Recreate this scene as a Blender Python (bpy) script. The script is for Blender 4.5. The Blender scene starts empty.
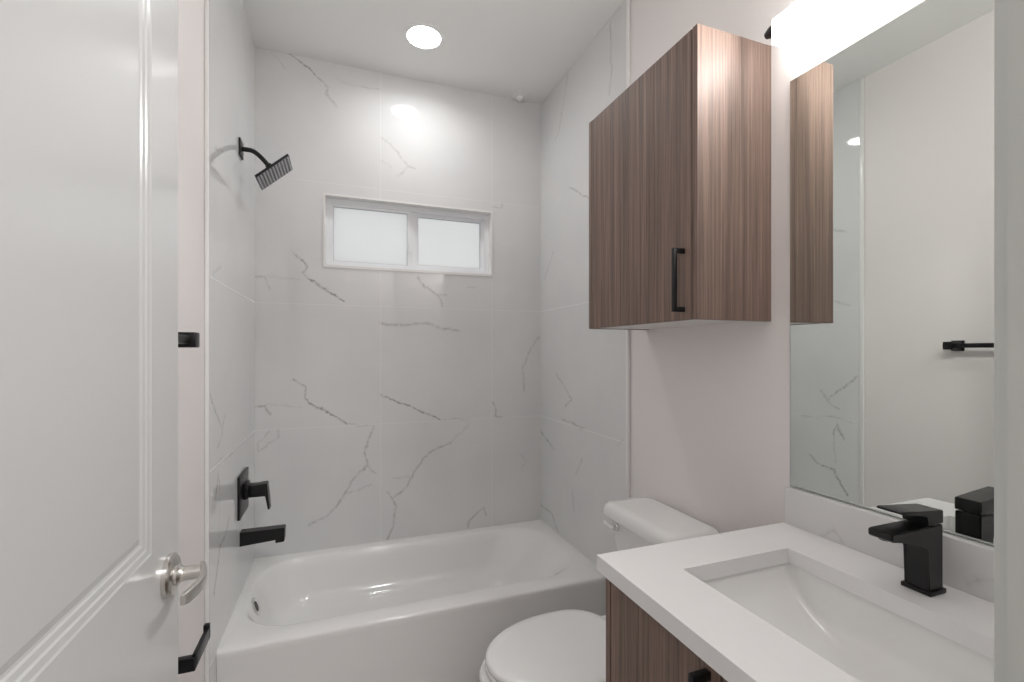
import bpy, bmesh, math
from mathutils import Vector, Matrix

PI = math.pi
SC = bpy.context.scene
COL = SC.collection

# ------------------------------------------------------------------ camera
cam_data = bpy.data.cameras.new('camera')
cam_data.sensor_width = 36.0
cam_data.lens = 463.03 / 1024 * 36.0
cam_data.shift_y = (351.83 - 341.0) / 1024
cam_data.clip_start = 0.02
cam = bpy.data.objects.new('camera', cam_data)
COL.objects.link(cam)
cam.location = (0, 0, 1.38)
cam.rotation_euler = (PI / 2, 0, -0.3536)
SC.camera = cam

# ------------------------------------------------------------------ world and exposure
world = bpy.data.worlds.new('daylight')
SC.world = world
world.use_nodes = True
bg = world.node_tree.nodes['Background']
bg.inputs['Color'].default_value = (0.98, 0.99, 1.0, 1)
bg.inputs['Strength'].default_value = 0.72
SC.view_settings.view_transform = 'Standard'
SC.view_settings.look = 'None'
SC.view_settings.gamma = 1
SC.view_settings.use_curve_mapping = False
SC.view_settings.exposure = 0.71
CEILING_LAMP = 11.0
DOWNLIGHT = 1.6
BAR_FRONT = 4.6
BAR_LAMP = 5.0
hall_data = bpy.data.lights.new('hall_fill', 'AREA')  # unseen fill light added behind the camera to brighten door and tub apron
hall_data.energy = 15.0
hall_data.size = 0.35
hall_data.color = (0.98, 0.99, 1.0)
hall_fill = bpy.data.objects.new('hall_fill', hall_data)
hall_fill.location = (0.62, -0.80, 2.84)
COL.objects.link(hall_fill)
down_data = bpy.data.lights.new('downlight', 'AREA')
down_data.shape = 'DISK'
down_data.size = 0.14
down_data.energy = DOWNLIGHT
down_data.spread = math.radians(158)
down_data.color = (1.0, 0.997, 0.99)
downlight = bpy.data.objects.new('downlight', down_data)
downlight.location = (0.367, 2.193, 2.856)
COL.objects.link(downlight)
bar_data = bpy.data.lights.new('bar_light', 'AREA')
bar_data.shape = 'RECTANGLE'
bar_data.size, bar_data.size_y = 0.056, 0.62
bar_data.energy = BAR_FRONT
bar_data.spread = math.radians(172)
bar_data.color = (1.0, 0.988, 0.965)
bar_light = bpy.data.objects.new('bar_light', bar_data)
bar_light.location = (1.034, 0.570, 2.2005)
bar_light.rotation_euler = (0, PI / 2, 0)
COL.objects.link(bar_light)
SC.cycles.max_bounces = 12
SC.cycles.diffuse_bounces = 6
SC.cycles.glossy_bounces = 6
SC.cycles.transmission_bounces = 8

# ------------------------------------------------------------------ main dimensions (metres)
XL, XR, YB, ZC = -0.394, 1.124, 2.5504, 2.866      # tile faces of the alcove, ceiling
XWL, XWR = -0.402, 1.134                            # painted faces of the side walls
YF = 0.222                                          # room face of the wall with the doorway
TUB_Y, TUB_Z = 1.800, 0.372
ROWS = (0.373, 0.997, 1.621, 2.245)                 # tile courses

# ------------------------------------------------------------------ materials
def new_mat(name):
    m = bpy.data.materials.new(name)
    m.use_nodes = True
    return m, m.node_tree, m.node_tree.nodes['Principled BSDF']

def plain(name, col, rough=0.5, metal=0.0, spec=0.5, coat=0.0, bump=0.0, bscale=200.0):
    m, nt, b = new_mat(name)
    b.inputs['Base Color'].default_value = (*col, 1)
    b.inputs['Roughness'].default_value = rough
    b.inputs['Metallic'].default_value = metal
    b.inputs['Specular IOR Level'].default_value = spec
    b.inputs['Coat Weight'].default_value = coat
    b.inputs['Coat Roughness'].default_value = 0.06
    tc = nt.nodes.new('ShaderNodeTexCoord')
    nz = nt.nodes.new('ShaderNodeTexNoise')
    nz.inputs['Scale'].default_value = bscale
    nt.links.new(tc.outputs['Object'], nz.inputs['Vector'])
    if bump:
        bp = nt.nodes.new('ShaderNodeBump')
        bp.inputs['Strength'].default_value = bump
        bp.inputs['Distance'].default_value = 0.002
        nt.links.new(nz.outputs['Fac'], bp.inputs['Height'])
        nt.links.new(bp.outputs['Normal'], b.inputs['Normal'])
    else:
        mr = nt.nodes.new('ShaderNodeMapRange')
        mr.inputs['To Min'].default_value = max(0.0, rough - 0.02)
        mr.inputs['To Max'].default_value = rough + 0.02
        nt.links.new(nz.outputs['Fac'], mr.inputs['Value'])
        nt.links.new(mr.outputs['Result'], b.inputs['Roughness'])
    return m

def emitter(name, col, strength):
    m, nt, b = new_mat(name)
    b.inputs['Base Color'].default_value = (0.9, 0.9, 0.9, 1)
    b.inputs['Emission Color'].default_value = (*col, 1)
    b.inputs['Emission Strength'].default_value = strength
    return m

def math_node(nt, op, a=None, b=None, c=None):
    n = nt.nodes.new('ShaderNodeMath')
    n.operation = op
    for i, v in enumerate((a, b, c)):
        if v is None:
            continue
        if isinstance(v, (int, float)):
            n.inputs[i].default_value = v
        else:
            nt.links.new(v, n.inputs[i])
    return n.outputs[0]

def marble(name, axis, veins, seams_u, seams_v, base=(0.765, 0.765, 0.765), rough=0.035, groups=True):
    """Polished tile with grey veins given as polylines in wall coordinates (u, height)."""
    m, nt, b = new_mat(name)
    L = nt.links.new
    tc = nt.nodes.new('ShaderNodeTexCoord')
    sep = nt.nodes.new('ShaderNodeSeparateXYZ')
    L(tc.outputs['Object'], sep.inputs[0])
    u = sep.outputs[axis]
    v = sep.outputs['Z']
    comb = nt.nodes.new('ShaderNodeCombineXYZ')
    L(u, comb.inputs['X']); L(v, comb.inputs['Y'])
    flat = comb.outputs[0]

    def noise(scale, detail=2.0, col=False, off=0.0):
        n = nt.nodes.new('ShaderNodeTexNoise')
        n.inputs['Scale'].default_value = scale
        n.inputs['Detail'].default_value = detail
        L(tc.outputs['Object'], n.inputs['Vector'])
        return n.outputs['Color' if col else 'Fac']

    def vec(op, a, bb=None, scale=None):
        n = nt.nodes.new('ShaderNodeVectorMath')
        n.operation = op
        for i, x in enumerate((a, bb)):
            if x is None:
                continue
            if isinstance(x, tuple):
                n.inputs[i].default_value = x
            else:
                L(x, n.inputs[i])
        if scale is not None:
            if isinstance(scale, (int, float)):
                n.inputs['Scale'].default_value = scale
            else:
                L(scale, n.inputs['Scale'])
        return n
    d1 = vec('SUBTRACT', noise(14, 2, True), (0.5, 0.5, 0.5)).outputs[0]
    d2 = vec('SUBTRACT', noise(70, 3, True), (0.5, 0.5, 0.5)).outputs[0]
    P = vec('ADD', flat, vec('SCALE', d1, scale=0.030).outputs[0]).outputs[0]
    P = vec('ADD', P, vec('SCALE', d2, scale=0.016).outputs[0]).outputs[0]
    P = vec('MULTIPLY', P, (1, 1, 0)).outputs[0]
    patch = noise(45, 3)
    total = None
    serial = P
    for strength, w, pts in veins:
        best = None
        for a, bb in zip(pts[:-1], pts[1:]):
            du, dv = bb[0] - a[0], bb[1] - a[1]
            dd = max(du * du + dv * dv, 1e-8)
            pa = vec('SUBTRACT', serial, (a[0], a[1], 0)).outputs[0]
            h = math_node(nt, 'MULTIPLY', vec('DOT_PRODUCT', pa, (du / dd, dv / dd, 0)).outputs['Value'], 1.0)
            h.node.use_clamp = True
            near = vec('SUBTRACT', pa, vec('SCALE', (du, dv, 0), scale=h).outputs[0]).outputs[0]
            dist = vec('LENGTH', near).outputs['Value']
            best = dist if best is None else math_node(nt, 'MINIMUM', best, dist)
            # each segment waits for the one before it, which keeps the shader's memory small
            step = nt.nodes.new('ShaderNodeVectorMath')
            step.operation = 'MULTIPLY_ADD'
            L(best, step.inputs[0])
            step.inputs[1].default_value = (1e-7, 1e-7, 0)
            L(serial, step.inputs[2])
            serial = step.outputs[0]
        mr = nt.nodes.new('ShaderNodeMapRange')
        mr.inputs['From Min'].default_value = 0.0
        mr.inputs['From Max'].default_value = w * 0.0021
        mr.inputs['To Min'].default_value = 1.0
        mr.inputs['To Max'].default_value = 0.0
        L(best, mr.inputs['Value'])
        edge = math_node(nt, 'MULTIPLY', math_node(nt, 'POWER', mr.outputs[0], 2.6), strength * 1.05)
        total = edge if total is None else math_node(nt, 'MAXIMUM', total, edge)
    pm = nt.nodes.new('ShaderNodeMapRange')
    pm.inputs['From Min'].default_value = 0.36
    pm.inputs['From Max'].default_value = 0.62
    pm.inputs['To Min'].default_value = 0.35
    pm.inputs['To Max'].default_value = 1.0
    L(patch, pm.inputs['Value'])
    if total is None:
        total = math_node(nt, 'MULTIPLY', patch, 0.0)
    vein = math_node(nt, 'MULTIPLY', total, pm.outputs[0])
    # grout joints
    joint = None
    for coord, lst in ((u, seams_u), (v, seams_v)):
        for s in lst:
            d = math_node(nt, 'ABSOLUTE', math_node(nt, 'SUBTRACT', coord, s))
            g = math_node(nt, 'LESS_THAN', d, 0.0014)
            joint = g if joint is None else math_node(nt, 'MAXIMUM', joint, g)
    cloud = nt.nodes.new('ShaderNodeMapRange')
    cloud.inputs['From Min'].default_value = 0.35
    cloud.inputs['From Max'].default_value = 0.7
    L(noise(3.5, 4), cloud.inputs['Value'])
    mix0 = nt.nodes.new('ShaderNodeMix'); mix0.data_type = 'RGBA'
    mix0.inputs['A'].default_value = (*base, 1)
    mix0.inputs['B'].default_value = (base[0] * 0.95, base[1] * 0.955, base[2] * 0.965, 1)
    L(cloud.outputs[0], mix0.inputs['Factor'])
    mix1 = nt.nodes.new('ShaderNodeMix'); mix1.data_type = 'RGBA'
    L(vein, mix1.inputs['Factor'])
    L(mix0.outputs['Result'], mix1.inputs['A'])
    mix1.inputs['B'].default_value = (0.24, 0.23, 0.22, 1)
    col = mix1.outputs['Result']
    rsock = None
    if joint is not None:
        mix2 = nt.nodes.new('ShaderNodeMix'); mix2.data_type = 'RGBA'
        L(joint, mix2.inputs['Factor'])
        L(col, mix2.inputs['A'])
        mix2.inputs['B'].default_value = (0.785, 0.785, 0.78, 1)
        col = mix2.outputs['Result']
        rsock = math_node(nt, 'MULTIPLY_ADD', joint, 0.3, rough)
        L(rsock, b.inputs['Roughness'])
        bp = nt.nodes.new('ShaderNodeBump')
        bp.inputs['Strength'].default_value = 0.35
        bp.inputs['Distance'].default_value = 0.001
        L(math_node(nt, 'SUBTRACT', 1.0, joint), bp.inputs['Height'])
        L(bp.outputs['Normal'], b.inputs['Normal'])
    else:
        b.inputs['Roughness'].default_value = rough
    L(col, b.inputs['Base Color'])
    return m

def wood(name, horizontal=False):
    """Wood-look laminate: narrow vertical grain in grey-brown bands."""
    m, nt, b = new_mat(name)
    L = nt.links.new
    tc = nt.nodes.new('ShaderNodeTexCoord')
    def noise(scale, detail, rough=0.5):
        mp = nt.nodes.new('ShaderNodeMapping')
        mp.inputs['Scale'].default_value = scale
        L(tc.outputs['Object'], mp.inputs['Vector'])
        n = nt.nodes.new('ShaderNodeTexNoise')
        n.inputs['Scale'].default_value = 1.0
        n.inputs['Detail'].default_value = detail
        n.inputs['Roughness'].default_value = rough
        L(mp.outputs[0], n.inputs['Vector'])
        return n.outputs['Fac']
    bands = noise((46, 46, 0.6), 3, 0.6)
    fine = noise((190, 190, 2.2), 3, 0.6)
    pores = noise((420, 420, 14), 2, 0.5)
    s = math_node(nt, 'MULTIPLY_ADD', fine, 0.72, math_node(nt, 'MULTIPLY', bands, 0.58))
    s = math_node(nt, 'MULTIPLY_ADD', pores, 0.22, s)
    ramp = nt.nodes.new('ShaderNodeValToRGB')
    e = ramp.color_ramp.elements
    e[0].position = 0.50; e[0].color = (0.088, 0.064, 0.054, 1)
    e[1].position = 1.00; e[1].color = (0.350, 0.245, 0.198, 1)
    k = e.new(0.68); k.color = (0.172, 0.121, 0.100, 1)
    k = e.new(0.84); k.color = (0.245, 0.170, 0.138, 1)
    L(s, ramp.inputs['Fac'])
    L(ramp.outputs['Color'], b.inputs['Base Color'])
    b.inputs['Roughness'].default_value = 0.52
    b.inputs['Specular IOR Level'].default_value = 0.28
    bp = nt.nodes.new('ShaderNodeBump')
    bp.inputs['Strength'].default_value = 0.12
    bp.inputs['Distance'].default_value = 0.0006
    L(fine, bp.inputs['Height'])
    L(bp.outputs['Normal'], b.inputs['Normal'])
    return m

def obscure_glass(name):
    m, nt, b = new_mat(name)
    L = nt.links.new
    out = nt.nodes['Material Output']
    tr = nt.nodes.new('ShaderNodeBsdfTranslucent')
    tr.inputs['Color'].default_value = (0.92, 0.93, 0.92, 1)
    gl = nt.nodes.new('ShaderNodeBsdfRefraction')
    gl.inputs['Roughness'].default_value = 0.75
    gl.inputs['IOR'].default_value = 1.2
    ms = nt.nodes.new('ShaderNodeMixShader')
    ms.inputs[0].default_value = 0.35
    L(tr.outputs[0], ms.inputs[1]); L(gl.outputs[0], ms.inputs[2])
    g2 = nt.nodes.new('ShaderNodeBsdfGlossy')
    g2.inputs['Roughness'].default_value = 0.2
    fr = nt.nodes.new('ShaderNodeFresnel')
    m2 = nt.nodes.new('ShaderNodeMixShader')
    L(fr.outputs[0], m2.inputs[0]); L(ms.outputs[0], m2.inputs[1]); L(g2.outputs[0], m2.inputs[2])
    L(m2.outputs[0], out.inputs['Surface'])
    tc = nt.nodes.new('ShaderNodeTexCoord')
    vo = nt.nodes.new('ShaderNodeTexVoronoi'); vo.inputs['Scale'].default_value = 130
    L(tc.outputs['Object'], vo.inputs['Vector'])
    bp = nt.nodes.new('ShaderNodeBump'); bp.inputs['Strength'].default_value = 0.5; bp.inputs['Distance'].default_value = 0.002
    L(vo.outputs['Distance'], bp.inputs['Height'])
    L(bp.outputs['Normal'], gl.inputs['Normal']); L(bp.outputs['Normal'], g2.inputs['Normal'])
    return m

# veins seen on each tiled wall: strength, width in mm, polyline (along the wall, height)
VEINS_BACK = [
    (0.90, 5, [(-0.236, 2.865), (-0.088, 2.763)]),
    (0.50, 7, [(-0.088, 2.763), (-0.063, 2.734), (-0.072, 2.703), (-0.02, 2.647)]),
    (0.25, 5, [(-0.319, 2.853), (-0.262, 2.788)]),
    (0.20, 6, [(-0.02, 2.781), (0.098, 2.766)]),
    (0.40, 5, [(0.098, 2.766), (0.187, 2.778)]),
    (0.35, 7, [(0.196, 2.522), (0.251, 2.494), (0.344, 2.383), (0.378, 2.382)]),
    (0.30, 7, [(0.344, 2.383), (0.285, 2.322)]),
    (0.20, 6, [(0.196, 2.394), (0.251, 2.37)]),
    (0.45, 5, [(0.824, 2.221), (0.873, 2.219), (0.885, 2.253)]),
    (0.70, 6, [(-0.224, 1.874), (-0.158, 1.806), (-0.178, 1.779), (-0.154, 1.749)]),
    (1.00, 6, [(-0.154, 1.749), (-0.042, 1.681), (0.019, 1.638)]),
    (0.60, 6, [(-0.392, 1.746), (-0.352, 1.748), (-0.325, 1.694)]),
    (0.20, 6, [(-0.343, 1.754), (-0.194, 1.741)]),
    (0.70, 6, [(-0.218, 1.244), (-0.166, 1.199), (-0.175, 1.147), (-0.153, 1.122)]),
    (1.00, 6, [(-0.153, 1.122), (-0.04, 1.054), (0.024, 1.002)]),
    (0.35, 5, [(0.024, 1.002), (0.163, 0.993)]),
    (0.60, 6, [(-0.395, 1.117), (-0.35, 1.12), (-0.325, 1.072)]),
    (0.20, 6, [(-0.346, 1.129), (-0.194, 1.098)]),
    (0.35, 6, [(-0.29, 0.994), (-0.29, 0.956), (-0.377, 0.892), (-0.387, 0.935), (-0.329, 0.99)]),
    (0.55, 7, [(0.165, 0.985), (0.115, 0.855), (0.131, 0.779), (0.048, 0.711), (0.012, 0.623), (-0.058, 0.547), (-0.15, 0.502)]),
    (0.50, 6, [(0.131, 0.779), (0.17, 0.734)]),
    (0.30, 6, [(0.028, 0.644), (0.148, 0.678)]),
    (0.90, 6, [(0.196, 1.148), (0.383, 1.069), (0.517, 1.0)]),
    (0.40, 5, [(0.517, 1.0), (0.687, 1.0)]),
    (0.20, 7, [(0.681, 0.97), (0.58, 0.876)]),
    (0.60, 7, [(0.58, 0.876), (0.456, 0.824), (0.372, 0.722), (0.337, 0.654), (0.261, 0.591), (0.227, 0.63)]),
    (0.60, 7, [(0.261, 0.591), (0.279, 0.553), (0.266, 0.461), (0.233, 0.382)]),
    (0.30, 6, [(0.261, 0.698), (0.349, 0.706)]),
    (0.55, 6, [(0.675, 0.383), (0.687, 0.425), (0.772, 0.484), (0.786, 0.444)]),
    (0.70, 6, [(0.818, 1.09), (0.846, 1.05), (0.839, 0.999), (0.879, 1.003)]),
    (0.20, 6, [(1.004, 0.781), (1.036, 0.728), (1.004, 0.687)]),
    (0.60, 7, [(0.389, 1.785), (0.427, 1.736), (0.504, 1.687), (0.53, 1.637)]),
    (0.40, 6, [(0.504, 1.687), (0.555, 1.697)]),
    (0.55, 9, [(0.196, 1.532), (0.325, 1.521), (0.439, 1.539), (0.53, 1.513), (0.623, 1.501)]),
    (0.40, 7, [(1.114, 1.467), (1.052, 1.382), (1.008, 1.284), (1.022, 1.145)]),
    (0.30, 6, [(0.67, 1.747), (0.722, 1.756)]),
]
VEINS_RIGHT = [
    (0.40, 7, [(2.191, 2.845), (2.25, 2.713), (2.303, 2.593), (2.35, 2.564)]),
    (0.40, 7, [(1.784, 2.85), (1.776, 2.746), (1.772, 2.633), (1.792, 2.529)]),
    (0.70, 6, [(2.183, 2.242), (2.113, 2.21), (1.98, 2.128)]),
    (0.35, 7, [(2.363, 1.947), (2.492, 1.815)]),
    (0.50, 7, [(2.332, 1.26), (2.144, 1.131), (2.226, 1.095)]),
    (0.60, 7, [(2.549, 0.902), (2.355, 0.831)]),
    (0.50, 7, [(2.266, 1.015), (2.015, 1.005)]),
    (0.40, 7, [(2.032, 0.855), (2.106, 0.758)]),
    (0.30, 7, [(2.146, 0.658), (2.124, 0.556)]),
    (0.55, 8, [(2.549, 0.458), (2.402, 0.464), (2.311, 0.386)]),
    (0.25, 7, [(1.728, 0.975), (1.683, 1.005)]),
]
VEINS_LEFT = [
    (0.60, 7, [(1.724, 1.246), (1.894, 1.1), (1.933, 1.157)]),
    (0.50, 7, [(1.894, 1.1), (1.825, 1.053)]),
    (0.30, 8, [(2.05, 0.986), (1.853, 1.005), (1.759, 0.991)]),
    (0.70, 7, [(1.854, 0.906), (1.832, 0.969), (1.797, 0.886)]),
    (0.60, 7, [(1.998, 0.755), (1.918, 0.71)]),
    (1.00, 8, [(1.918, 0.71), (1.854, 0.702), (1.78, 0.58)]),
    (0.30, 7, [(1.853, 0.892), (1.848, 0.744)]),
    (0.40, 7, [(1.894, 2.1), (1.786, 2.051)]),
    (0.40, 7, [(1.871, 1.679), (1.759, 1.634)]),
]


WALL_PAINT = plain('wall_paint', (0.84, 0.80, 0.79), 0.55, spec=0.35, bump=0.03, bscale=350)
CEIL_PAINT = plain('ceiling_paint', (0.90, 0.90, 0.885), 0.8, spec=0.2, bump=0.06, bscale=300)
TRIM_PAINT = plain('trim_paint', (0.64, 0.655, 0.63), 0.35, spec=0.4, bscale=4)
DOOR_PAINT = plain('door_paint', (0.585, 0.587, 0.585), 0.18, spec=0.7)
TILE_BACK = marble('marble_tile_of_back_wall', 'X', VEINS_BACK, (0.197, 0.8165), ROWS)
TILE_RIGHT = marble('marble_tile_of_right_wall', 'Y', VEINS_RIGHT, (), ROWS[:3])
TILE_LEFT = marble('marble_tile_of_left_wall', 'Y', VEINS_LEFT, (), ROWS[:3])
TILE_TRIM = plain('glazed_trim', (0.84, 0.83, 0.82), 0.15)
FLOOR_TILE = marble('floor_tile', 'X', [], (-0.2, 0.41, 1.02), (), base=(0.55, 0.53, 0.50), rough=0.25)
QUARTZ = plain('white_quartz', (0.84, 0.835, 0.835), 0.2, spec=0.5)
SPLASH = marble('veined_quartz', 'Y', [(0.25, 6, [(0.80, 0.93), (0.77, 0.955), (0.75, 0.935)]), (0.3, 7, [(0.52, 0.95), (0.47, 0.97), (0.43, 0.955)]), (0.25, 6, [(0.36, 0.93), (0.33, 0.98)])], (), (), base=(0.76, 0.755, 0.75), rough=0.18)
CERAMIC = plain('glazed_ceramic', (0.86, 0.858, 0.85), 0.08, spec=0.5)
ACRYLIC = plain('tub_enamel', (0.87, 0.867, 0.857), 0.09, spec=0.5)
SEAT_PLASTIC = plain('seat_plastic', (0.87, 0.868, 0.86), 0.14, spec=0.5)
BLACK = plain('matte_black_metal', (0.007, 0.007, 0.008), 0.33, spec=0.4)
RUBBER = plain('dark_rubber_nozzles', (0.075, 0.075, 0.078), 0.4)
GUNMETAL = plain('gunmetal', (0.38, 0.38, 0.40), 0.2, metal=1.0)
CHROME = plain('chrome', (0.80, 0.80, 0.80), 0.06, metal=1.0)
NICKEL = plain('brushed_nickel', (0.66, 0.64, 0.61), 0.24, metal=1.0)
WOOD = wood('grey_brown_laminate')
MELAMINE = plain('white_melamine', (0.74, 0.715, 0.69), 0.4)
VINYL = plain('white_vinyl', (0.90, 0.915, 0.94), 0.3)
GASKET = plain('grey_gasket', (0.55, 0.57, 0.61), 0.5)
GLASS = obscure_glass('obscure_glass')
MIRROR_M = plain('silvered_glass', (0.79, 0.825, 0.80), 0.0, metal=1.0)
MIRROR_M.node_tree.nodes['Principled BSDF'].inputs['Roughness'].default_value = 0.0
for l in list(MIRROR_M.node_tree.links):
    if l.to_socket.name == 'Roughness':
        MIRROR_M.node_tree.links.remove(l)
MIRROR_EDGE = plain('ground_glass_edge', (0.30, 0.36, 0.33), 0.2)
PLASTIC = plain('white_plastic', (0.88, 0.875, 0.87), 0.35)
LED_CEIL = emitter('led_lens', (1.0, 0.997, 0.99), CEILING_LAMP)
LED_BAR = emitter('lit_acrylic', (1.0, 0.988, 0.965), BAR_LAMP)

# ------------------------------------------------------------------ mesh helpers
def mk(name, bm, mat, parent=None, base=(0, 0, 0), smooth=False, angle=35):
    """Link a bmesh in world coordinates as one mesh object, its origin at base."""
    bmesh.ops.recalc_face_normals(bm, faces=bm.faces[:])
    if any(base):
        bmesh.ops.translate(bm, verts=bm.verts[:], vec=-Vector(base))
    me = bpy.data.meshes.new(name)
    if smooth:
        for f in bm.faces:
            f.smooth = True
    bm.to_mesh(me)
    bm.free()
    mats = mat if isinstance(mat, (list, tuple)) else [mat]
    for m in mats:
        me.materials.append(m)
    if smooth:
        me.set_sharp_from_angle(angle=math.radians(angle))
    o = bpy.data.objects.new(name, me)
    COL.objects.link(o)
    if parent is not None:
        o.parent = parent
    else:
        o.location = base
    return o

def tag(o, label, cat, group=None, kind=None):
    o['label'] = label
    o['category'] = cat
    if group:
        o['group'] = group
    if kind:
        o['kind'] = kind
    return o

def thing(name, label, cat, base, group=None, kind=None):
    o = bpy.data.objects.new(name, None)
    o.empty_display_size = 0.05
    COL.objects.link(o)
    o.location = base
    return tag(o, label, cat, group, kind)

def box(bm, x0, x1, y0, y1, z0, z1, bev=0.0, seg=2):
    vs = [bm.verts.new(p) for p in ((x0, y0, z0), (x1, y0, z0), (x1, y1, z0), (x0, y1, z0),
                                    (x0, y0, z1), (x1, y0, z1), (x1, y1, z1), (x0, y1, z1))]
    fs = [bm.faces.new([vs[i] for i in q]) for q in ((3, 2, 1, 0), (4, 5, 6, 7), (0, 1, 5, 4), (1, 2, 6, 5), (2, 3, 7, 6), (3, 0, 4, 7))]
    if bev:
        es = list({e for f in fs for e in f.edges})
        bmesh.ops.bevel(bm, geom=es, offset=bev, segments=seg, profile=0.5, affect='EDGES')
    return bm

def B(*a, **k):
    return box(bmesh.new(), *a, **k)

def loft(bm, loops, cap0=True, cap1=True, closed=True):
    rows = [[bm.verts.new(p) for p in lp] for lp in loops]
    n = len(rows[0])
    for a, b in zip(rows[:-1], rows[1:]):
        for i in range(n if closed else n - 1):
            j = (i + 1) % n
            bm.faces.new((a[i], a[j], b[j], b[i]))
    if cap0:
        bm.faces.new(list(reversed(rows[0])))
    if cap1:
        bm.faces.new(rows[-1])
    return rows

def ring(c, r, axis, n=32, up=None):
    axis = Vector(axis).normalized()
    t = Vector(up) if up else (Vector((0, 0, 1)) if abs(axis.z) < 0.9 else Vector((1, 0, 0)))
    s = axis.cross(t).normalized()
    t = s.cross(axis).normalized()
    return [Vector(c) + r * (math.cos(2 * PI * i / n) * s + math.sin(2 * PI * i / n) * t) for i in range(n)]

def lathe(bm, origin, axis, prof, n=32):
    """prof: list of (distance along axis, radius)."""
    axis = Vector(axis).normalized()
    loft(bm, [ring(Vector(origin) + axis * d, max(r, 1e-4), axis, n) for d, r in prof])
    return bm

def tube(bm, pts, rad, n=16):
    pts = [Vector(p) for p in pts]
    loops = []
    up = Vector((0, 1, 0))
    for i, p in enumerate(pts):
        d = (pts[min(i + 1, len(pts) - 1)] - pts[max(i - 1, 0)]).normalized()
        r = rad[i] if isinstance(rad, (list, tuple)) else rad
        loops.append(ring(p, r, d, n, up))
    loft(bm, loops)
    return bm

def rrect(x0, x1, y0, y1, z, r, n=8):
    """Rounded rectangle loop in the plane z."""
    r = min(r, (x1 - x0) / 2 - 1e-4, (y1 - y0) / 2 - 1e-4)
    pts = []
    for cx, cy, a0 in ((x1 - r, y1 - r, 0), (x0 + r, y1 - r, PI / 2), (x0 + r, y0 + r, PI), (x1 - r, y0 + r, 1.5 * PI)):
        for k in range(n + 1):
            a = a0 + PI / 2 * k / n
            pts.append((cx + r * math.cos(a), cy + r * math.sin(a), z))
    return pts

def holed_plate(bm, us, vs, d0, d1, to3):
    """A plate between depths d0 and d1 with a hole in the middle cell of the 3 x 3 grid us x vs."""
    g = {}
    for k, d in enumerate((d0, d1)):
        for i, u in enumerate(us):
            for j, v in enumerate(vs):
                g[i, j, k] = bm.verts.new(to3(u, v, d))
    for k in (0, 1):
        for i in range(3):
            for j in range(3):
                if (i, j) != (1, 1):
                    bm.faces.new((g[i, j, k], g[i + 1, j, k], g[i + 1, j + 1, k], g[i, j + 1, k]))
    for i in range(3):
        for j in (0, 3):
            bm.faces.new((g[i, j, 0], g[i + 1, j, 0], g[i + 1, j, 1], g[i, j, 1]))
            bm.faces.new((g[j, i, 0], g[j, i + 1, 0], g[j, i + 1, 1], g[j, i, 1]))
    for j in (1, 2):
        bm.faces.new((g[1, j, 0], g[2, j, 0], g[2, j, 1], g[1, j, 1]))
        bm.faces.new((g[j, 1, 0], g[j, 2, 0], g[j, 2, 1], g[j, 1, 1]))
    return bm

def frame_bm(x0, x1, z0, z1, w, y0, y1, bev=0.002, wt=None):
    """Rectangular frame in a wall plane (x, z), member width w, from y0 to y1."""
    bm = bmesh.new()
    wt = wt or w
    holed_plate(bm, (x0, x0 + w, x1 - w, x1), (z0, z0 + wt, z1 - wt, z1), y0, y1, lambda u, v, d: (u, d, v))
    return bm

# ------------------------------------------------------------------ the room shell
WX0, WX1, WZ0, WZ1 = -0.084, 0.821, 1.815, 2.190          # window opening
def structure(o, label, cat):
    return tag(o, label, cat, kind='structure')

structure(mk('floor', B(XWL - 0.10, XWR + 0.10, 0.107, YB + 0.14, -0.08, 0.0), FLOOR_TILE), 'beige tiled bathroom floor under the tub, toilet and vanity', 'floor')
structure(mk('ceiling', B(XWL - 0.10, XWR + 0.10, 0.107, YB + 0.14, ZC, ZC + 0.08), CEIL_PAINT), 'flat white painted bathroom ceiling', 'ceiling')
bm = holed_plate(bmesh.new(), (XWL - 0.10, WX0, WX1, XWR + 0.10), (0.0, WZ0, WZ1, ZC), YB, YB + 0.14, lambda u, v, d: (u, d, v))
structure(mk('wall_back', bm, TILE_BACK), 'back wall of the tub alcove in veined white marble tile', 'wall')
structure(mk('wall_left', B(XWL - 0.10, XWL, 0.107, YB, 0, ZC), WALL_PAINT), 'white painted left wall behind the open door', 'wall')
structure(mk('wall_right', B(XWR, XWR + 0.10, 0.107, YB, 0, ZC), WALL_PAINT), 'white painted right wall behind the toilet and mirror', 'wall')
structure(mk('wall_left_tile', B(XWL, XL, 1.712, YB, 0, ZC), TILE_LEFT), 'veined white marble tile on the shower fitting side of the alcove', 'wall tile')
structure(mk('wall_right_tile', B(XR, XWR, 1.664, YB, 0, ZC), TILE_RIGHT), 'veined white marble tile on the right side of the alcove', 'wall tile')
bm = bmesh.new()
box(bm, XWL, XL + 0.004, 1.690, 1.712, 0, ZC, bev=0.004)
structure(mk('trim_1', bm, TILE_TRIM, smooth=True), 'pale vertical edge strip beside the left tile', 'trim')
bm = bmesh.new()
box(bm, XR - 0.004, XWR, 1.642, 1.664, 0, ZC, bev=0.004)
structure(mk('trim_2', bm, TILE_TRIM, smooth=True), 'pale vertical edge strip beside the right tile', 'trim')

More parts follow.
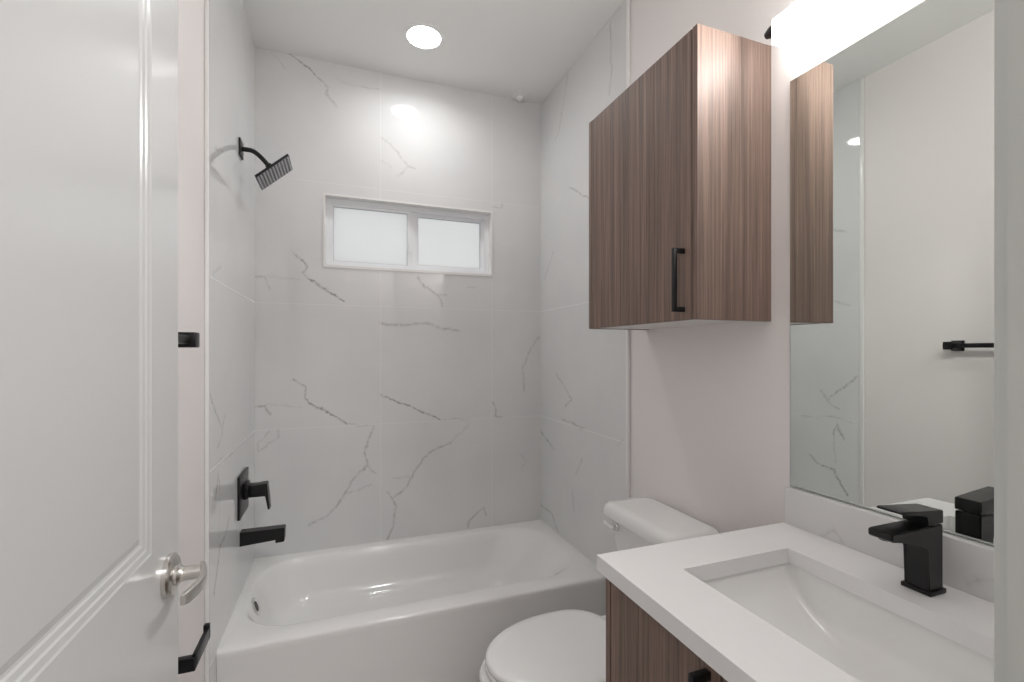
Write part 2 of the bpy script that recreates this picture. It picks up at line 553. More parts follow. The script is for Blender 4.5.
# the wall with the doorway, its jamb and casing
DX0, DX1, DZ = -0.322, 0.545, 2.46
bm = bmesh.new()
box(bm, XWL, DX0, 0.107, YF, 0, ZC)
box(bm, DX1, XWR, 0.107, YF, 0, ZC)
box(bm, DX0, DX1, 0.107, YF, DZ, ZC)
structure(mk('wall_front', bm, WALL_PAINT), 'white painted wall around the doorway', 'wall')
bm = bmesh.new()
box(bm, DX0, DX0 + 0.018, 0.100, YF, 0, DZ)
box(bm, DX1 - 0.018, DX1, 0.100, YF, 0, DZ)
box(bm, DX0 + 0.018, DX1 - 0.018, 0.100, YF, DZ - 0.018, DZ)
box(bm, DX1 - 0.029, DX1 - 0.018, 0.105, 0.178, 0, DZ - 0.018)
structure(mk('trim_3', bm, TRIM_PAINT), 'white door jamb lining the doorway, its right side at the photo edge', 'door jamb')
def casing_bm(x0, x1, side):
    bm = bmesh.new()
    prof = [(0.0, 0.0), (0.0, 0.010), (0.004, 0.012), (0.030, 0.014), (0.044, 0.017), (0.054, 0.017), (0.057, 0.0)]
    if side > 0:
        loft(bm, [[(x0 + a, YF + d, z) for a, d in prof] for z in (0.0, DZ + 0.04)])
    else:
        loft(bm, [[(x1 - a, YF + d, z) for a, d in prof] for z in (0.0, DZ + 0.04)])
    return bm
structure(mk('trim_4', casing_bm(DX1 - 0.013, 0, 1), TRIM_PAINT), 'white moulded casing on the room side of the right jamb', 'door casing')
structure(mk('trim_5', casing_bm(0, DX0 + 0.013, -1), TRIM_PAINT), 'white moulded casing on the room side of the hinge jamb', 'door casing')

# unseen hall around the camera, its shell added to shut out world light
bm = bmesh.new()
box(bm, -1.30, XWL, 0.107, YF, 0, ZC)
box(bm, XWR, 2.00, 0.107, YF, 0, ZC)
box(bm, -1.40, -1.30, -1.30, YF, 0, ZC)
box(bm, 2.00, 2.10, -1.30, YF, 0, ZC)
box(bm, -1.40, 2.10, -1.40, -1.30, 0, ZC)
structure(mk('wall_hall', bm, WALL_PAINT), 'unseen white painted hall walls, added outside the doorway to block world light', 'wall')
structure(mk('ceiling_hall', B(-1.40, 2.10, -1.40, 0.107, ZC, ZC + 0.08), CEIL_PAINT), 'unseen white painted hall ceiling, added outside the doorway to block world light', 'ceiling')
structure(mk('floor_hall', B(-1.40, 2.10, -1.40, 0.107, -0.08, 0.0), FLOOR_TILE), 'beige tiled hall floor outside the doorway', 'floor')

# the window: bullnose edging, vinyl frame, sliding and fixed sash
win = thing('window_1', 'small white two-pane sliding window with obscure glass in the back wall', 'window', ((WX0 + WX1) / 2, YB, WZ0), kind='structure')
wb = tuple(win.location)
bm = holed_plate(bmesh.new(), (WX0 - 0.002, WX0 + 0.009, WX1 - 0.009, WX1 + 0.002), (WZ0 - 0.002, WZ0 + 0.011, WZ1 - 0.009, WZ1 + 0.002), YB - 0.004, YB + 0.062, lambda u, v, d: (u, d, v))
mk('edging', bm, TILE_TRIM, win, wb)
ix0, ix1, iz0, iz1 = WX0 + 0.009, WX1 - 0.009, WZ0 + 0.011, WZ1 - 0.009
mk('frame', frame_bm(ix0, ix1, iz0, iz1, 0.024, YB + 0.045, YB + 0.110), VINYL, win, wb)
bm = B(0.352, 0.388, YB + 0.062, YB + 0.100, iz0 + 0.024, iz1 - 0.024, bev=0.002)
mk('meeting_stile', bm, VINYL, win, wb)
s = mk('sliding_sash', frame_bm(ix0 + 0.016, 0.366, iz0 + 0.010, iz1 - 0.016, 0.021, YB + 0.052, YB + 0.078), VINYL, win, wb)
mk('pane', B(ix0 + 0.035, 0.347, YB + 0.063, YB + 0.067, iz0 + 0.029, iz1 - 0.035), GLASS, s, wb)
mk('gasket', frame_bm(ix0 + 0.037, 0.345, iz0 + 0.031, iz1 - 0.037, 0.0025, YB + 0.057, YB + 0.063), GASKET, s, wb)
mk('latch', B(0.350, 0.362, YB + 0.044, YB + 0.053, 1.93, 1.985, bev=0.002), VINYL, s, wb)
s = mk('fixed_sash', frame_bm(0.374, ix1 - 0.012, iz0 + 0.012, iz1 - 0.012, 0.030, YB + 0.074, YB + 0.100), VINYL, win, wb)
mk('pane', B(0.403, ix1 - 0.041, YB + 0.086, YB + 0.090, iz0 + 0.041, iz1 - 0.041), GLASS, s, wb)
mk('gasket', frame_bm(0.404, ix1 - 0.042, iz0 + 0.042, iz1 - 0.042, 0.0025, YB + 0.079, YB + 0.0855), GASKET, s, wb)

# ------------------------------------------------------------------ the open door
XD = -0.280
DY0, DY1, DH0, DH1 = 0.240, 1.007, 0.012, 2.432
door = thing('door_1', 'white moulded panel door standing open along the left wall', 'door', (XD - 0.0175, DY0, 0), kind='structure')
db = tuple(door.location)
def door_slab():
    bm = bmesh.new()
    ys = (DY0, DY0 + 0.125, DY1 - 0.125, DY1)
    zs = (DH0, 0.235, 0.815, 1.0605, DH1 - 0.125, DH1)
    back = XD - 0.035
    for face_x, sgn in ((XD, -1), (back, 1)):
        g = {(i, j): bm.verts.new((face_x, y, z)) for i, y in enumerate(ys) for j, z in enumerate(zs)}
        for i in range(3):
            for j in range(5):
                q = [g[i, j], g[i + 1, j], g[i + 1, j + 1], g[i, j + 1]]
                if i == 1 and j in (1, 3):
                    steps = ((0.003, 0.0015), (0.011, 0.0025), (0.0135, 0.0045), (0.021, 0.0055), (0.0235, 0.0075), (0.027, 0.008), (0.039, 0.004))
                    prev = q
                    for ins, dep in steps:
                        y0, y1, z0, z1 = ys[1] + ins, ys[2] - ins, zs[j] + ins, zs[j + 1] - ins
                        cur = [bm.verts.new((face_x + sgn * dep, y, z)) for y, z in ((y0, z0), (y1, z0), (y1, z1), (y0, z1))]
                        for k in range(4):
                            bm.faces.new((prev[k], prev[(k + 1) % 4], cur[(k + 1) % 4], cur[k]))
                        prev = cur
                    bm.faces.new(prev)
                else:
                    bm.faces.new(q)
        if sgn == -1:
            front = g
        else:
            for i in range(3):
                for j in (0, 5):
                    bm.faces.new((front[i, j], front[i + 1, j], g[i + 1, j], g[i, j]))
            for j in range(5):
                for i in (0, 3):
                    bm.faces.new((front[i, j], front[i, j + 1], g[i, j + 1], g[i, j]))
    return bm
mk('door_leaf', door_slab(), DOOR_PAINT, door, db)
HY, HZ = 0.952, 0.995
hs = mk('rose', lathe(bmesh.new(), (XD, HY, HZ), (1, 0, 0), [(0, 0.0365), (0.007, 0.0365), (0.011, 0.033), (0.013, 0.027), (0.013, 0.001)], 48), NICKEL, door, db, smooth=True)
hs['label'] = 'brushed nickel round rose of the door lever'
bm = bmesh.new()
lathe(bm, (XD + 0.011, HY, HZ), (1, 0, 0), [(0, 0.018), (0.006, 0.0175), (0.010, 0.013), (0.014, 0.012), (0.040, 0.012)], 32)
loops = []
for k in range(15):
    t = k / 14
    y = HY + 0.019 - 0.122 * t
    x = XD + 0.046 + 0.014 * math.sin(PI * t) * 0.9 + 0.004 * t
    hz = 0.0125 - 0.003 * t
    hx = 0.0055
    if k in (0, 14):
        hz *= 0.8; hx *= 0.7
    loops.append([(x + hx * math.copysign(abs(math.cos(a)) ** 0.5, math.cos(a)), y, HZ + hz * math.copysign(abs(math.sin(a)) ** 0.5, math.sin(a))) for a in [2 * PI * i / 20 for i in range(20)]])
loft(bm, loops)
o = mk('lever_handle', bm, NICKEL, door, db, smooth=True)
o['label'] = 'brushed nickel lever curving toward the hinge side'
for z in (0.28, 1.22, 2.16):
    bm = bmesh.new()
    lathe(bm, (XD - 0.042, DY0 - 0.004, z - 0.045), (0, 0, 1), [(0, 0.004), (0.002, 0.006), (0.088, 0.006), (0.090, 0.004)], 16)
    mk('hinge', bm, NICKEL, door, db, smooth=True)

# ------------------------------------------------------------------ bathtub
tub = thing('bathtub', 'white alcove bathtub with a flat apron below the window wall', 'bathtub', (0.365, (TUB_Y + YB) / 2, 0))
tb = tuple(tub.location)
def tub_shell():
    bm = bmesh.new()
    X0, X1, Y0, Y1 = XL + 0.0003, XR - 0.0003, TUB_Y, YB - 0.0003
    N = 12
    loops = []
    def outer(z, ins, r=0.002):
        return rrect(X0, X1, Y0 + ins, Y1, z, r, N)
    loops.append(outer(0.0, 0.012))
    loops.append(outer(TUB_Z - 0.060, 0.006))
    loops.append(outer(TUB_Z - 0.030, 0.002))
    loops.append(outer(TUB_Z - 0.012, 0.0))
    loops.append(outer(TUB_Z - 0.0035, 0.0025))
    loops.append(outer(TUB_Z, 0.010))
    # basin: inset from the left, right, front, back at each depth
    opening = (-0.362, 1.078, 1.888, 2.500)
    steps = [(0.0, 0.0, 0.0, 0.0, 0.0, 0.20), (0.003, 0.007, 0.016, 0.007, 0.006, 0.195), (0.012, 0.016, 0.044, 0.016, 0.013, 0.19),
             (0.045, 0.031, 0.098, 0.027, 0.023, 0.18), (0.10, 0.050, 0.150, 0.037, 0.032, 0.17), (0.155, 0.068, 0.192, 0.049, 0.042, 0.16),
             (0.190, 0.086, 0.225, 0.062, 0.056, 0.14), (0.209, 0.110, 0.258, 0.085, 0.078, 0.12), (0.217, 0.145, 0.295, 0.115, 0.110, 0.10), (0.219, 0.19, 0.35, 0.16, 0.16, 0.08)]
    for d, l, r, f, bk, rad in steps:
        loops.append(rrect(opening[0] + l, opening[1] - r, opening[2] + f, opening[3] - bk, TUB_Z - d, rad, N))
    loft(bm, loops, cap0=False, cap1=True)
    return bm
shell = mk('shell', tub_shell(), ACRYLIC, tub, tb, smooth=True, angle=50)
bm = lathe(bmesh.new(), (-0.3370, 2.165, 0.324), (1, 0, 0.38), [(0, 0.036), (0.006, 0.038), (0.010, 0.035), (0.012, 0.029), (0.009, 0.022), (0.008, 0.001)], 40)
o = mk('overflow_cover', bm, CHROME, tub, tb, smooth=True)
bm = lathe(bmesh.new(), Vector((-0.3370, 2.165, 0.324)) + Vector((1, 0, 0.38)).normalized() * 0.0083, (1, 0, 0.38), [(0, 0.0215), (0.001, 0.0210), (0.0012, 0.001)], 32)
mk('opening', bm, BLACK, o, tb, smooth=True)
o['label'] = 'round chrome overflow cover'
bm = lathe(bmesh.new(), (-0.10, 2.195, 0.1525), (0, 0, 1), [(0, 0.035), (0.003, 0.034), (0.004, 0.026), (0.010, 0.022), (0.012, 0.001)], 40)
mk('drain', bm, CHROME, tub, tb, smooth=True)

# ------------------------------------------------------------------ shower fittings on the left tile
sh = thing('rain_shower', 'black square rain shower head on a bent arm high on the left tile', 'shower head', (XL, 2.20, 2.225))
sb = tuple(sh.location)
mk('flange', B(XL, XL + 0.007, 2.166, 2.234, 2.190, 2.260, bev=0.002), BLACK, sh, sb, smooth=True)
HC = Vector((-0.266, 2.20, 2.144))
tilt = Vector((0.66, 0, -0.75)).normalized()          # the way the spray goes
side = Vector((0.75, 0, 0.66)).normalized()
arm = []
p0, p1, p2 = Vector((XL + 0.036, 2.20, 2.225)), Vector((-0.336, 2.20, 2.2235)), HC - tilt * 0.055
arm.append(Vector((XL + 0.005, 2.20, 2.2255)))
for k in range(13):
    t = k / 12
    arm.append((1 - t) ** 2 * p0 + 2 * t * (1 - t) * p1 + t * t * p2)
arm.append(HC - tilt * 0.02)
mk('arm', tube(bmesh.new(), arm, 0.0095, 18), BLACK, sh, sb, smooth=True)
bm = lathe(bmesh.new(), HC - tilt * 0.040, tilt, [(0, 0.011), (0.004, 0.014), (0.020, 0.014), (0.030, 0.018), (0.036, 0.020)], 24)
mk('swivel', bm, BLACK, sh, sb, smooth=True)
def plate_bm(half, t0, t1, bev):
    bm = bmesh.new()
    M = Matrix((side, Vector((0, 1, 0)), tilt)).transposed()
    box(bm, -half, half, -half, half, t0, t1, bev=bev)
    for v in bm.verts:
        v.co = HC + M @ v.co
    return bm
head = mk('spray_plate', plate_bm(0.081, -0.005, 0.005, 0.002), BLACK, sh, sb, smooth=True)
o = mk('spray_face', plate_bm(0.077, 0.0045, 0.0056, 0.0004), GUNMETAL, head, sb)
o['label'] = 'glossy grey underside of the spray plate'
bm = bmesh.new()
M = Matrix((side, Vector((0, 1, 0)), tilt)).transposed()
for i in range(10):
    u = -0.066 + 0.132 * i / 9
    b2 = B(u - 0.0035, u + 0.0035, -0.072, 0.072, 0.0045, 0.0075, bev=0.001, seg=1)
    for v in b2.verts:
        v.co = HC + M @ v.co
    tmp = bpy.data.meshes.new('tmp'); b2.to_mesh(tmp); b2.free(); bm.from_mesh(tmp); bpy.data.meshes.remove(tmp)
o = mk('nozzle_strips', bm, RUBBER, head, sb, smooth=True)
o['label'] = 'dark rubber nozzle rows under the spray plate'

vl = thing('shower_valve', 'black square shower valve trim with lever, above the tub spout', 'shower valve', (XL, 2.235, 0.79))
vb = tuple(vl.location)
VY, VZ = 2.235, 0.795
mk('escutcheon', B(XL, XL + 0.010, VY - 0.095, VY + 0.095, VZ - 0.100, VZ + 0.076, bev=0.003), BLACK, vl, vb, smooth=True)
bm = B(XL + 0.009, XL + 0.028, VY - 0.032, VY + 0.032, VZ - 0.034, VZ + 0.032, bev=0.004)
mk('collar', bm, BLACK, vl, vb, smooth=True)
bm = bmesh.new()
box(bm, XL + 0.026, XL + 0.094, VY - 0.026, VY + 0.026, VZ - 0.030, VZ + 0.022, bev=0.004)
prof = [(0.070, 0.023), (0.094, 0.025), (0.098, 0.021), (0.108, -0.086), (0.105, -0.088), (0.101, -0.086), (0.091, -0.032), (0.085, -0.026), (0.070, -0.026)]
loft(bm, [[(XL + a, y, VZ + c) for a, c in prof] for y in (VY - 0.024, VY + 0.024)])
mk('lever', bm, BLACK, vl, vb, smooth=True)

sp = thing('tub_spout', 'black rectangular tub spout on the left tile just above the rim', 'tub spout', (XL, 2.21, 0.60))
pb = tuple(sp.location)
SY, SZ = 2.21, 0.603
prof = [(0, -0.030), (0.132, -0.021), (0.133, -0.033), (0.135, -0.034), (0.164, -0.032), (0.167, -0.029), (0.169, 0.024), (0.166, 0.027), (0, 0.027)]
bm = bmesh.new()
loft(bm, [[(XL + a, y, SZ + c) for a, c in prof] for y in (SY - 0.022, SY + 0.022)])
mk('spout_body', bm, BLACK, sp, pb)
bm = lathe(bmesh.new(), (XL + 0.150, SY, SZ - 0.038), (0, 0, 1), [(0, 0.009), (0.001, 0.011), (0.008, 0.011)], 20)
mk('outlet', bm, BLACK, sp, pb, smooth=True)

# ------------------------------------------------------------------ ceiling fittings
rl = thing('recessed_light', 'lit round recessed ceiling light above the bathtub', 'ceiling light', (0.367, 2.193, ZC))
rb = tuple(rl.location)
bm = bmesh.new()
loft(bm, [ring((0.367, 2.193, ZC - d), r, (0, 0, -1), 48) for d, r in ((0, 0.096), (0.004, 0.094), (0.006, 0.085), (0.004, 0.078), (0.0, 0.078))], cap0=False, cap1=False)
mk('trim_ring', bm, PLASTIC, rl, rb, smooth=True)
bm = lathe(bmesh.new(), (0.367, 2.193, ZC), (0, 0, -1), [(0.0005, 0.078), (0.003, 0.077), (0.0045, 0.05), (0.005, 0.001)], 48)
o = mk('lens', bm, LED_CEIL, rl, rb, smooth=True)
o['label'] = 'glowing white lens'
cp = thing('ceiling_cap', 'small round white cap on the ceiling in the back right corner', 'ceiling cap', (0.977, 2.508, ZC))
cb = tuple(cp.location)
bm = lathe(bmesh.new(), (0.977, 2.508, ZC), (0, 0, -1), [(0, 0.040), (0.006, 0.040), (0.010, 0.037), (0.012, 0.024)], 40)
mk('escutcheon', bm, PLASTIC, cp, cb, smooth=True)
bm = lathe(bmesh.new(), (0.977, 2.508, ZC), (0, 0, -1), [(0.010, 0.024), (0.020, 0.022), (0.025, 0.016), (0.027, 0.001)], 32)
mk('dome', bm, PLASTIC, cp, cb, smooth=True)

# ------------------------------------------------------------------ wall cabinet over the toilet
WXF, WY0, WY1, WZ0c, WZ1c = 0.874, 0.968, 1.534, 1.466, 2.240
wc = thing('wall_cabinet', 'grey-brown wood-grain wall cabinet hung above the toilet', 'cabinet', ((WXF + XWR) / 2, (WY0 + WY1) / 2, WZ0c))
cbs = tuple(wc.location)
mk('side_panel', B(WXF, XWR, WY0, WY0 + 0.019, WZ0c, WZ1c, bev=0.0008, seg=1), WOOD, wc, cbs)
mk('side_panel', B(WXF, XWR, WY1 - 0.019, WY1, WZ0c, WZ1c, bev=0.0008, seg=1), WOOD, wc, cbs)
o = mk('bottom_panel', B(WXF + 0.021, XWR, WY0 + 0.019, WY1 - 0.019, WZ0c + 0.002, WZ0c + 0.020), MELAMINE, wc, cbs)
o['label'] = 'white underside of the wall cabinet'
mk('top_panel', B(WXF + 0.021, XWR, WY0 + 0.019, WY1 - 0.019, WZ1c - 0.020, WZ1c - 0.001), MELAMINE, wc, cbs)
mk('back_panel', B(XWR - 0.008, XWR - 0.001, WY0 + 0.019, WY1 - 0.019, WZ0c + 0.020, WZ1c - 0.020), MELAMINE, wc, cbs)
wd = mk('door', B(WXF, WXF + 0.019, WY0 + 0.022, WY1 - 0.0205, WZ0c + 0.001, WZ1c - 0.001, bev=0.001, seg=1), WOOD, wc, cbs)
def bar_pull(xf, y, z0, z1, parent, base):
    bm = bmesh.new()
    box(bm, xf - 0.036, xf - 0.026, y - 0.006, y + 0.006, z0, z1, bev=0.001)
    for za in (z0, z1 - 0.014):
        box(bm, xf - 0.028, xf, y - 0.006, y + 0.006, za, za + 0.014, bev=0.001)
    o = mk('handle', bm, BLACK, parent, base, smooth=True)
    o['label'] = 'square black bar pull'
    return o
bar_pull(WXF, 1.020, 1.488, 1.660, wd, cbs)

# ------------------------------------------------------------------ vanity
VXF, VYA, VYB = 0.555, 0.250, 0.899
CT, CTH = 0.925, 0.034
va = thing('vanity_cabinet', 'grey-brown wood-grain vanity cabinet under the white countertop', 'cabinet', ((VXF + XWR) / 2, (VYA + VYB) / 2, 0))
ab = tuple(va.location)
ZT = CT - CTH
mk('side_panel', B(VXF, XWR - 0.002, VYB - 0.017, VYB, 0.0, ZT, bev=0.0008, seg=1), WOOD, va, ab)
mk('side_panel', B(VXF, XWR - 0.002, VYA, VYA + 0.017, 0.0, ZT, bev=0.0008, seg=1), WOOD, va, ab)
mk('bottom_panel', B(VXF + 0.022, XWR - 0.002, VYA + 0.017, VYB - 0.017, 0.10, 0.118), MELAMINE, va, ab)
mk('back_panel', B(XWR - 0.010, XWR - 0.002, VYA + 0.017, VYB - 0.017, 0.118, ZT), MELAMINE, va, ab)
mk('front_rail', B(VXF + 0.022, VXF + 0.038, VYA + 0.017, VYB - 0.017, ZT - 0.07, ZT), MELAMINE, va, ab)
mk('toe_kick', B(VXF + 0.06, VXF + 0.075, VYA + 0.017, VYB - 0.017, 0.0, 0.10), WOOD, va, ab)
d1 = mk('door', B(VXF, VXF + 0.019, 0.566, VYB - 0.021, 0.104, ZT - 0.004, bev=0.001, seg=1), WOOD, va, ab)
d2 = mk('door', B(VXF, VXF + 0.019, VYA + 0.020, 0.562, 0.104, ZT - 0.004, bev=0.001, seg=1), WOOD, va, ab)
bar_pull(VXF, 0.590, 0.700, 0.868, d1, ab)
bar_pull(VXF, 0.538, 0.700, 0.868, d2, ab)

# countertop with a rectangular cut-out
CX0, CX1, CY0, CY1 = 0.538, 1.1335, 0.242, 0.908
KX0, KX1, KY0, KY1 = 0.672, 0.972, 0.342, 0.786
bm = holed_plate(bmesh.new(), (CX0, KX0, KX1, CX1), (CY0, KY0, KY1, CY1), ZT, CT, lambda u, v, d: (u, v, d))
bmesh.ops.bevel(bm, geom=[e for e in bm.edges if e.calc_face_angle(0) > 1.0], offset=0.0022, segments=2, profile=0.5, affect='EDGES')
tag(mk('countertop', bm, QUARTZ, base=((CX0 + CX1) / 2, (CY0 + CY1) / 2, ZT), smooth=True), 'white quartz countertop with a square-cut sink opening on the vanity', 'countertop')
bm = B(1.107, 1.1335, CY0, CY1 - 0.003, CT, 1.020, bev=0.0015)
o = mk('backsplash', bm, SPLASH, base=(0, 0, 0), smooth=True)
tag(o, 'low faintly veined quartz backsplash between countertop and mirror', 'backsplash')

# undermount sink
sk = thing('sink', 'white rectangular undermount sink in the vanity countertop', 'sink', ((KX0 + KX1) / 2, (KY0 + KY1) / 2, ZT - 0.15))
kb = tuple(sk.location)
def sink_bm():
    bm = bmesh.new()
    x0, x1, y0, y1 = KX0 - 0.006, KX1 + 0.006, KY0 - 0.006, KY1 + 0.006
    loops = [rrect(x0 - 0.018, x1 + 0.018, y0 - 0.018, y1 + 0.018, ZT - 0.014, 0.012, 6),
             rrect(x0 - 0.018, x1 + 0.018, y0 - 0.018, y1 + 0.018, ZT - 0.0005, 0.012, 6),
             rrect(x0, x1, y0, y1, ZT - 0.0005, 0.012, 6)]
    D = 0.121
    for d, ix, iy, r in ((0.004, 0.001, 0.002, 0.012), (0.020, 0.003, 0.006, 0.014), (0.040, 0.006, 0.017, 0.018), (0.060, 0.010, 0.036, 0.023), (0.077, 0.016, 0.062, 0.029),
                         (0.092, 0.024, 0.094, 0.036), (0.104, 0.035, 0.126, 0.042), (0.112, 0.050, 0.150, 0.046), (0.1175, 0.070, 0.170, 0.046), (0.120, 0.100, 0.184, 0.040)):
        loops.append(rrect(x0 + ix, x1 - ix, y0 + iy, y1 - iy, ZT - 0.001 - d, r, 6))
    cxm, cym = (x0 + x1) / 2, (y0 + y1) / 2
    loops.append(rrect(cxm - 0.022, cxm + 0.022, cym - 0.022, cym + 0.022, ZT - D - 0.004, 0.02, 6))
    loft(bm, loops, cap0=False, cap1=True)
    return bm
mk('basin', sink_bm(), CERAMIC, sk, kb, smooth=True, angle=40)
bm = lathe(bmesh.new(), ((KX0 + KX1) / 2, (KY0 + KY1) / 2, ZT - 0.1245), (0, 0, 1), [(0, 0.024), (0.002, 0.0235), (0.003, 0.017), (0.006, 0.015), (0.0075, 0.001)], 32)
mk('drain', bm, CHROME, sk, kb, smooth=True)

# faucet
fa = thing('faucet', 'matte black square single-lever faucet behind the sink', 'faucet', (1.060, 0.562, CT))
fb = tuple(fa.location)
FY0, FY1 = 0.539, 0.581
mk('base_plate', B(1.023, 1.072, FY0 - 0.004, FY1 + 0.004, CT, CT + 0.009, bev=0.002), BLACK, fa, fb, smooth=True)
prof = [(1.068, CT + 0.008), (1.068, 1.0535), (0.926, 1.0535), (0.922, 1.051), (0.922, 1.041), (0.926, 1.038), (0.950, 1.0365), (1.008, 1.022), (1.021, 1.016), (1.027, 1.004), (1.027, CT + 0.008)]
bm = bmesh.new()
loft(bm, [[(x, y, z) for x, z in prof] for y in (FY0, FY1)])
bmesh.ops.bevel(bm, geom=[e for e in bm.edges if abs(e.verts[0].co.y - e.verts[1].co.y) < 1e-6], offset=0.0018, segments=2, affect='EDGES')
s = mk('spout_body', bm, BLACK, fa, fb, smooth=True)
mk('aerator', lathe(bmesh.new(), (0.940, 0.562, 1.034), (0, 0, 1), [(0, 0.009), (0.001, 0.0105), (0.005, 0.0105)], 24), BLACK, s, fb, smooth=True)
mk('neck', lathe(bmesh.new(), (1.046, 0.560, 1.052), (0, 0, 1), [(0, 0.0195), (0.008, 0.0195)], 40), BLACK, fa, fb, smooth=True)
bm = bmesh.new()
prof = [(1.068, 1.0565), (1.068, 1.079), (1.066, 1.081), (1.000, 1.086), (0.950, 1.0905), (0.947, 1.0895), (0.947, 1.0865), (0.950, 1.085), (1.000, 1.078), (1.020, 1.075), (1.023, 1.0565)]
loft(bm, [[(x, y, z) for x, z in prof] for y in (FY0 - 0.0005, FY1 + 0.0005)])
bmesh.ops.bevel(bm, geom=[e for e in bm.edges if abs(e.verts[0].co.y - e.verts[1].co.y) < 1e-6], offset=0.0012, segments=2, affect='EDGES')
mk('lever', bm, BLACK, fa, fb, smooth=True)

# ------------------------------------------------------------------ mirror and light bar
MY0, MY1, MZ0, MZ1 = 0.250, 0.907, 1.0215, 2.105
mi = thing('mirror', 'large frameless wall mirror above the backsplash', 'mirror', (XWR, (MY0 + MY1) / 2, MZ0))
mb = tuple(mi.location)
mk('mirror_edge', B(XWR - 0.0045, XWR - 0.0003, MY0, MY1, MZ0, MZ1), MIRROR_EDGE, mi, mb)
mk('mirror_glass', B(XWR - 0.0052, XWR - 0.0045, MY0 + 0.0015, MY1 - 0.0015, MZ0 + 0.0015, MZ1 - 0.0015), MIRROR_M, mi, mb)

LY0, LY1, LX0, LX1, LZ0, LZ1 = 0.255, 0.885, 1.037, 1.100, 2.168, 2.233
lb = thing('vanity_light', 'lit white bar light with black ends mounted above the mirror', 'wall light', (XWR, (LY0 + LY1) / 2, 2.20))
lbb = tuple(lb.location)
o = mk('diffuser', B(LX0, LX1, LY0, LY1, LZ0, LZ1, bev=0.003), LED_BAR, lb, lbb, smooth=True)
o['label'] = 'glowing white acrylic bar'
mk('back_plate', B(LX1, XWR, (LY0 + LY1) / 2 - 0.09, (LY0 + LY1) / 2 + 0.09, 2.165, 2.238, bev=0.002), BLACK, lb, lbb)
for y0, s in ((LY1, 1), (LY0, -1)):
    bm = lathe(bmesh.new(), (1.062, y0, 2.220), (0, s, 0), [(0, 0.015), (0.020, 0.015), (0.036, 0.009), (0.038, 0.001)], 20)
    mk('end_cap', bm, BLACK, lb, lbb, smooth=True)

# ------------------------------------------------------------------ toilet
TY = 1.318
to = thing('toilet', 'white two-piece toilet with closed lid between bathtub and vanity', 'toilet', (0.80, TY, 0))
ob = tuple(to.location)
def egg(xt, xb, hw, z, n=64, flat=2.3):
    """Elongated seat outline: tip at xt, straight-ish back at xb, half width hw."""
    pts = []
    xm = xt + (xb - xt) * 0.60
    for i in range(n):
        a = 2 * PI * i / n
        c, s = math.cos(a), math.sin(a)
        if c < 0:
            x = xm + (xm - xt) * c
            y = TY + hw * s
        else:
            e = 2.0 / 3.0
            x = xm + (xb - xm) * abs(c) ** e
            y = TY + hw * math.copysign(abs(s) ** 0.86, s)
        pts.append((x, y, z))
    return pts
def bowl_bm():
    bm = bmesh.new()
    L = [egg(0.52, 1.02, 0.110, 0.0), egg(0.52, 1.02, 0.110, 0.02), egg(0.545, 1.01, 0.098, 0.09), egg(0.545, 0.99, 0.100, 0.16),
         egg(0.515, 0.965, 0.118, 0.22), egg(0.462, 0.945, 0.150, 0.29), egg(0.418, 0.93, 0.178, 0.35), egg(0.390, 0.925, 0.192, 0.385),
         egg(0.387, 0.925, 0.195, 0.402), egg(0.392, 0.922, 0.190, 0.410), egg(0.44, 0.89, 0.155, 0.410), egg(0.46, 0.84, 0.135, 0.36), egg(0.55, 0.78, 0.08, 0.25), egg(0.60, 0.74, 0.05, 0.22)]
    loft(bm, L)
    # the deck under the tank
    loft(bm, [rrect(0.86, 1.10, TY - a, TY + a, z, 0.03) for a, z in ((0.105, 0.17), (0.12, 0.30), (0.135, 0.37), (0.155, 0.400), (0.155, 0.416))])
    return bm
mk('bowl', bowl_bm(), CERAMIC, to, ob, smooth=True, angle=50)
bm = bmesh.new()
loft(bm, [egg(0.412, 0.874, 0.184, 0.412), egg(0.409, 0.876, 0.187, 0.416), egg(0.408, 0.877, 0.188, 0.424), egg(0.411, 0.875, 0.185, 0.430)])
mk('seat', bm, SEAT_PLASTIC, to, ob, smooth=True, angle=60)
bm = bmesh.new()
loft(bm, [egg(0.412, 0.872, 0.184, 0.433), egg(0.408, 0.875, 0.188, 0.437), egg(0.407, 0.876, 0.189, 0.443), egg(0.410, 0.873, 0.186, 0.450), egg(0.418, 0.866, 0.178, 0.4545), egg(0.440, 0.846, 0.158, 0.4565), egg(0.52, 0.79, 0.09, 0.458)])
mk('lid', bm, SEAT_PLASTIC, to, ob, smooth=True, angle=60)
for s in (-1, 1):
    bm = bmesh.new()
    box(bm, 0.868, 0.902, TY + s * 0.075 - 0.02, TY + s * 0.075 + 0.02, 0.414, 0.446, bev=0.007, seg=3)
    mk('hinge', bm, SEAT_PLASTIC, to, ob, smooth=True)
bm = bmesh.new()
loft(bm, [rrect(0.955 + i, 1.112 - i * 0.3, TY - w, TY + w, z, 0.035) for i, w, z in ((0.030, 0.150, 0.415), (0.012, 0.170, 0.45), (0.006, 0.178, 0.60), (-0.014, 0.190, 0.775))])
mk('tank', bm, CERAMIC, to, ob, smooth=True, angle=50)
bm = bmesh.new()
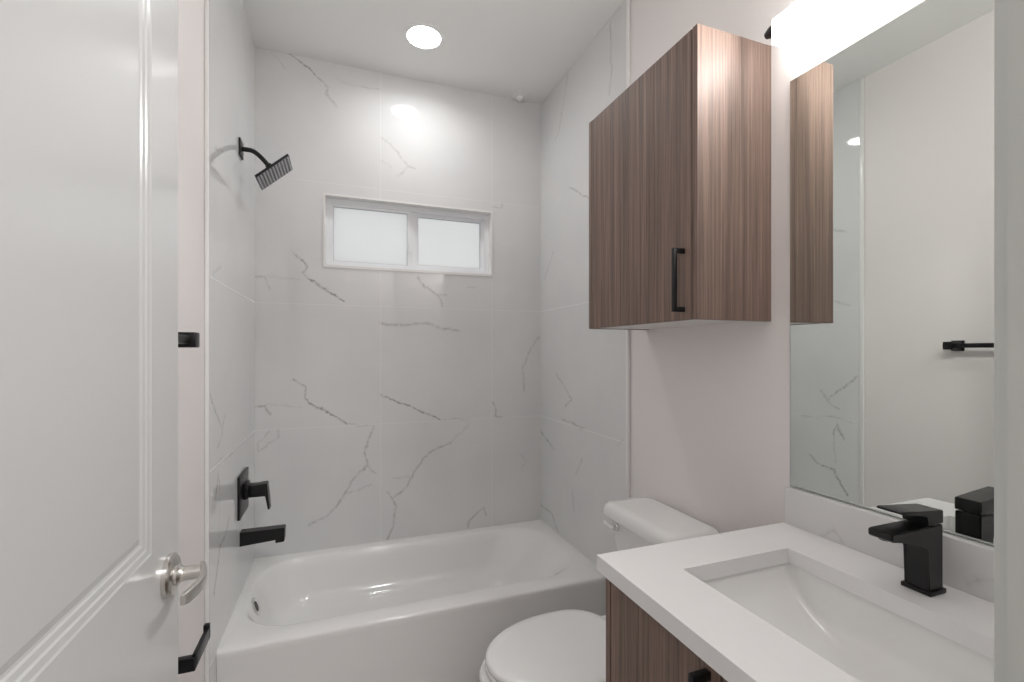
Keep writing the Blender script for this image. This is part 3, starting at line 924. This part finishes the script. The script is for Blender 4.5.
loft(bm, [rrect(0.910 + i, 1.122 - i * 0.4, TY - 0.202 + i, TY + 0.202 - i, z, r) for i, z, r in ((0.010, 0.774, 0.03), (0.002, 0.777, 0.03), (0.0, 0.781, 0.03), (0.004, 0.804, 0.032), (0.008, 0.815, 0.034), (0.016, 0.8215, 0.036), (0.045, 0.824, 0.04))])
mk('tank_lid', bm, CERAMIC, to, ob, smooth=True, angle=60)
bm = lathe(bmesh.new(), (0.944, TY + 0.130, 0.742), (-1, 0, 0), [(0, 0.014), (0.006, 0.014), (0.010, 0.009), (0.018, 0.008)], 24)
fl = mk('flush_lever', bm, CHROME, to, ob, smooth=True)
fl['label'] = 'chrome flush lever pivot'
bm = bmesh.new()
loft(bm, [[(0.922 + 0.006 * math.cos(a), TY + 0.120 + 0.060 * t, 0.743 + (0.007 + 0.003 * t) * math.sin(a)) for a in [2 * PI * i / 16 for i in range(16)]] for t in (0, 0.15, 0.5, 0.85, 1.0)])
mk('lever_arm', bm, SEAT_PLASTIC, fl, ob, smooth=True)

# ------------------------------------------------------------------ towel bar and paper holder on the left wall
tw = thing('towel_bar', 'black square towel bar on the left wall behind the open door', 'towel bar', (XWL, 1.05, 1.408))
twb = tuple(tw.location)
for y in (1.285, 0.825):
    bm = B(XWL, XWL + 0.008, y - 0.024, y + 0.024, 1.384, 1.432, bev=0.002)
    box(bm, XWL + 0.007, XWL + 0.084, y - 0.018, y + 0.018, 1.390, 1.426, bev=0.003)
    mk('post', bm, BLACK, tw, twb, smooth=True)
mk('bar', B(XWL + 0.058, XWL + 0.074, 0.800, 1.308, 1.398, 1.418, bev=0.0015), BLACK, tw, twb, smooth=True)
tp = thing('paper_holder', 'black open-arm toilet paper holder low on the left wall', 'paper holder', (XWL, 1.28, 0.65))
tpb = tuple(tp.location)
bm = B(XWL, XWL + 0.008, 1.262, 1.310, 0.626, 0.674, bev=0.002)
box(bm, XWL + 0.007, XWL + 0.082, 1.270, 1.288, 0.634, 0.666, bev=0.002)
mk('post', bm, BLACK, tp, tpb, smooth=True)
bm = B(XWL + 0.072, XWL + 0.082, 1.272, 1.405, 0.634, 0.666, bev=0.002)
box(bm, XWL + 0.068, XWL + 0.082, 1.396, 1.408, 0.634, 0.674, bev=0.002)
mk('arm', bm, BLACK, tp, tpb, smooth=True)
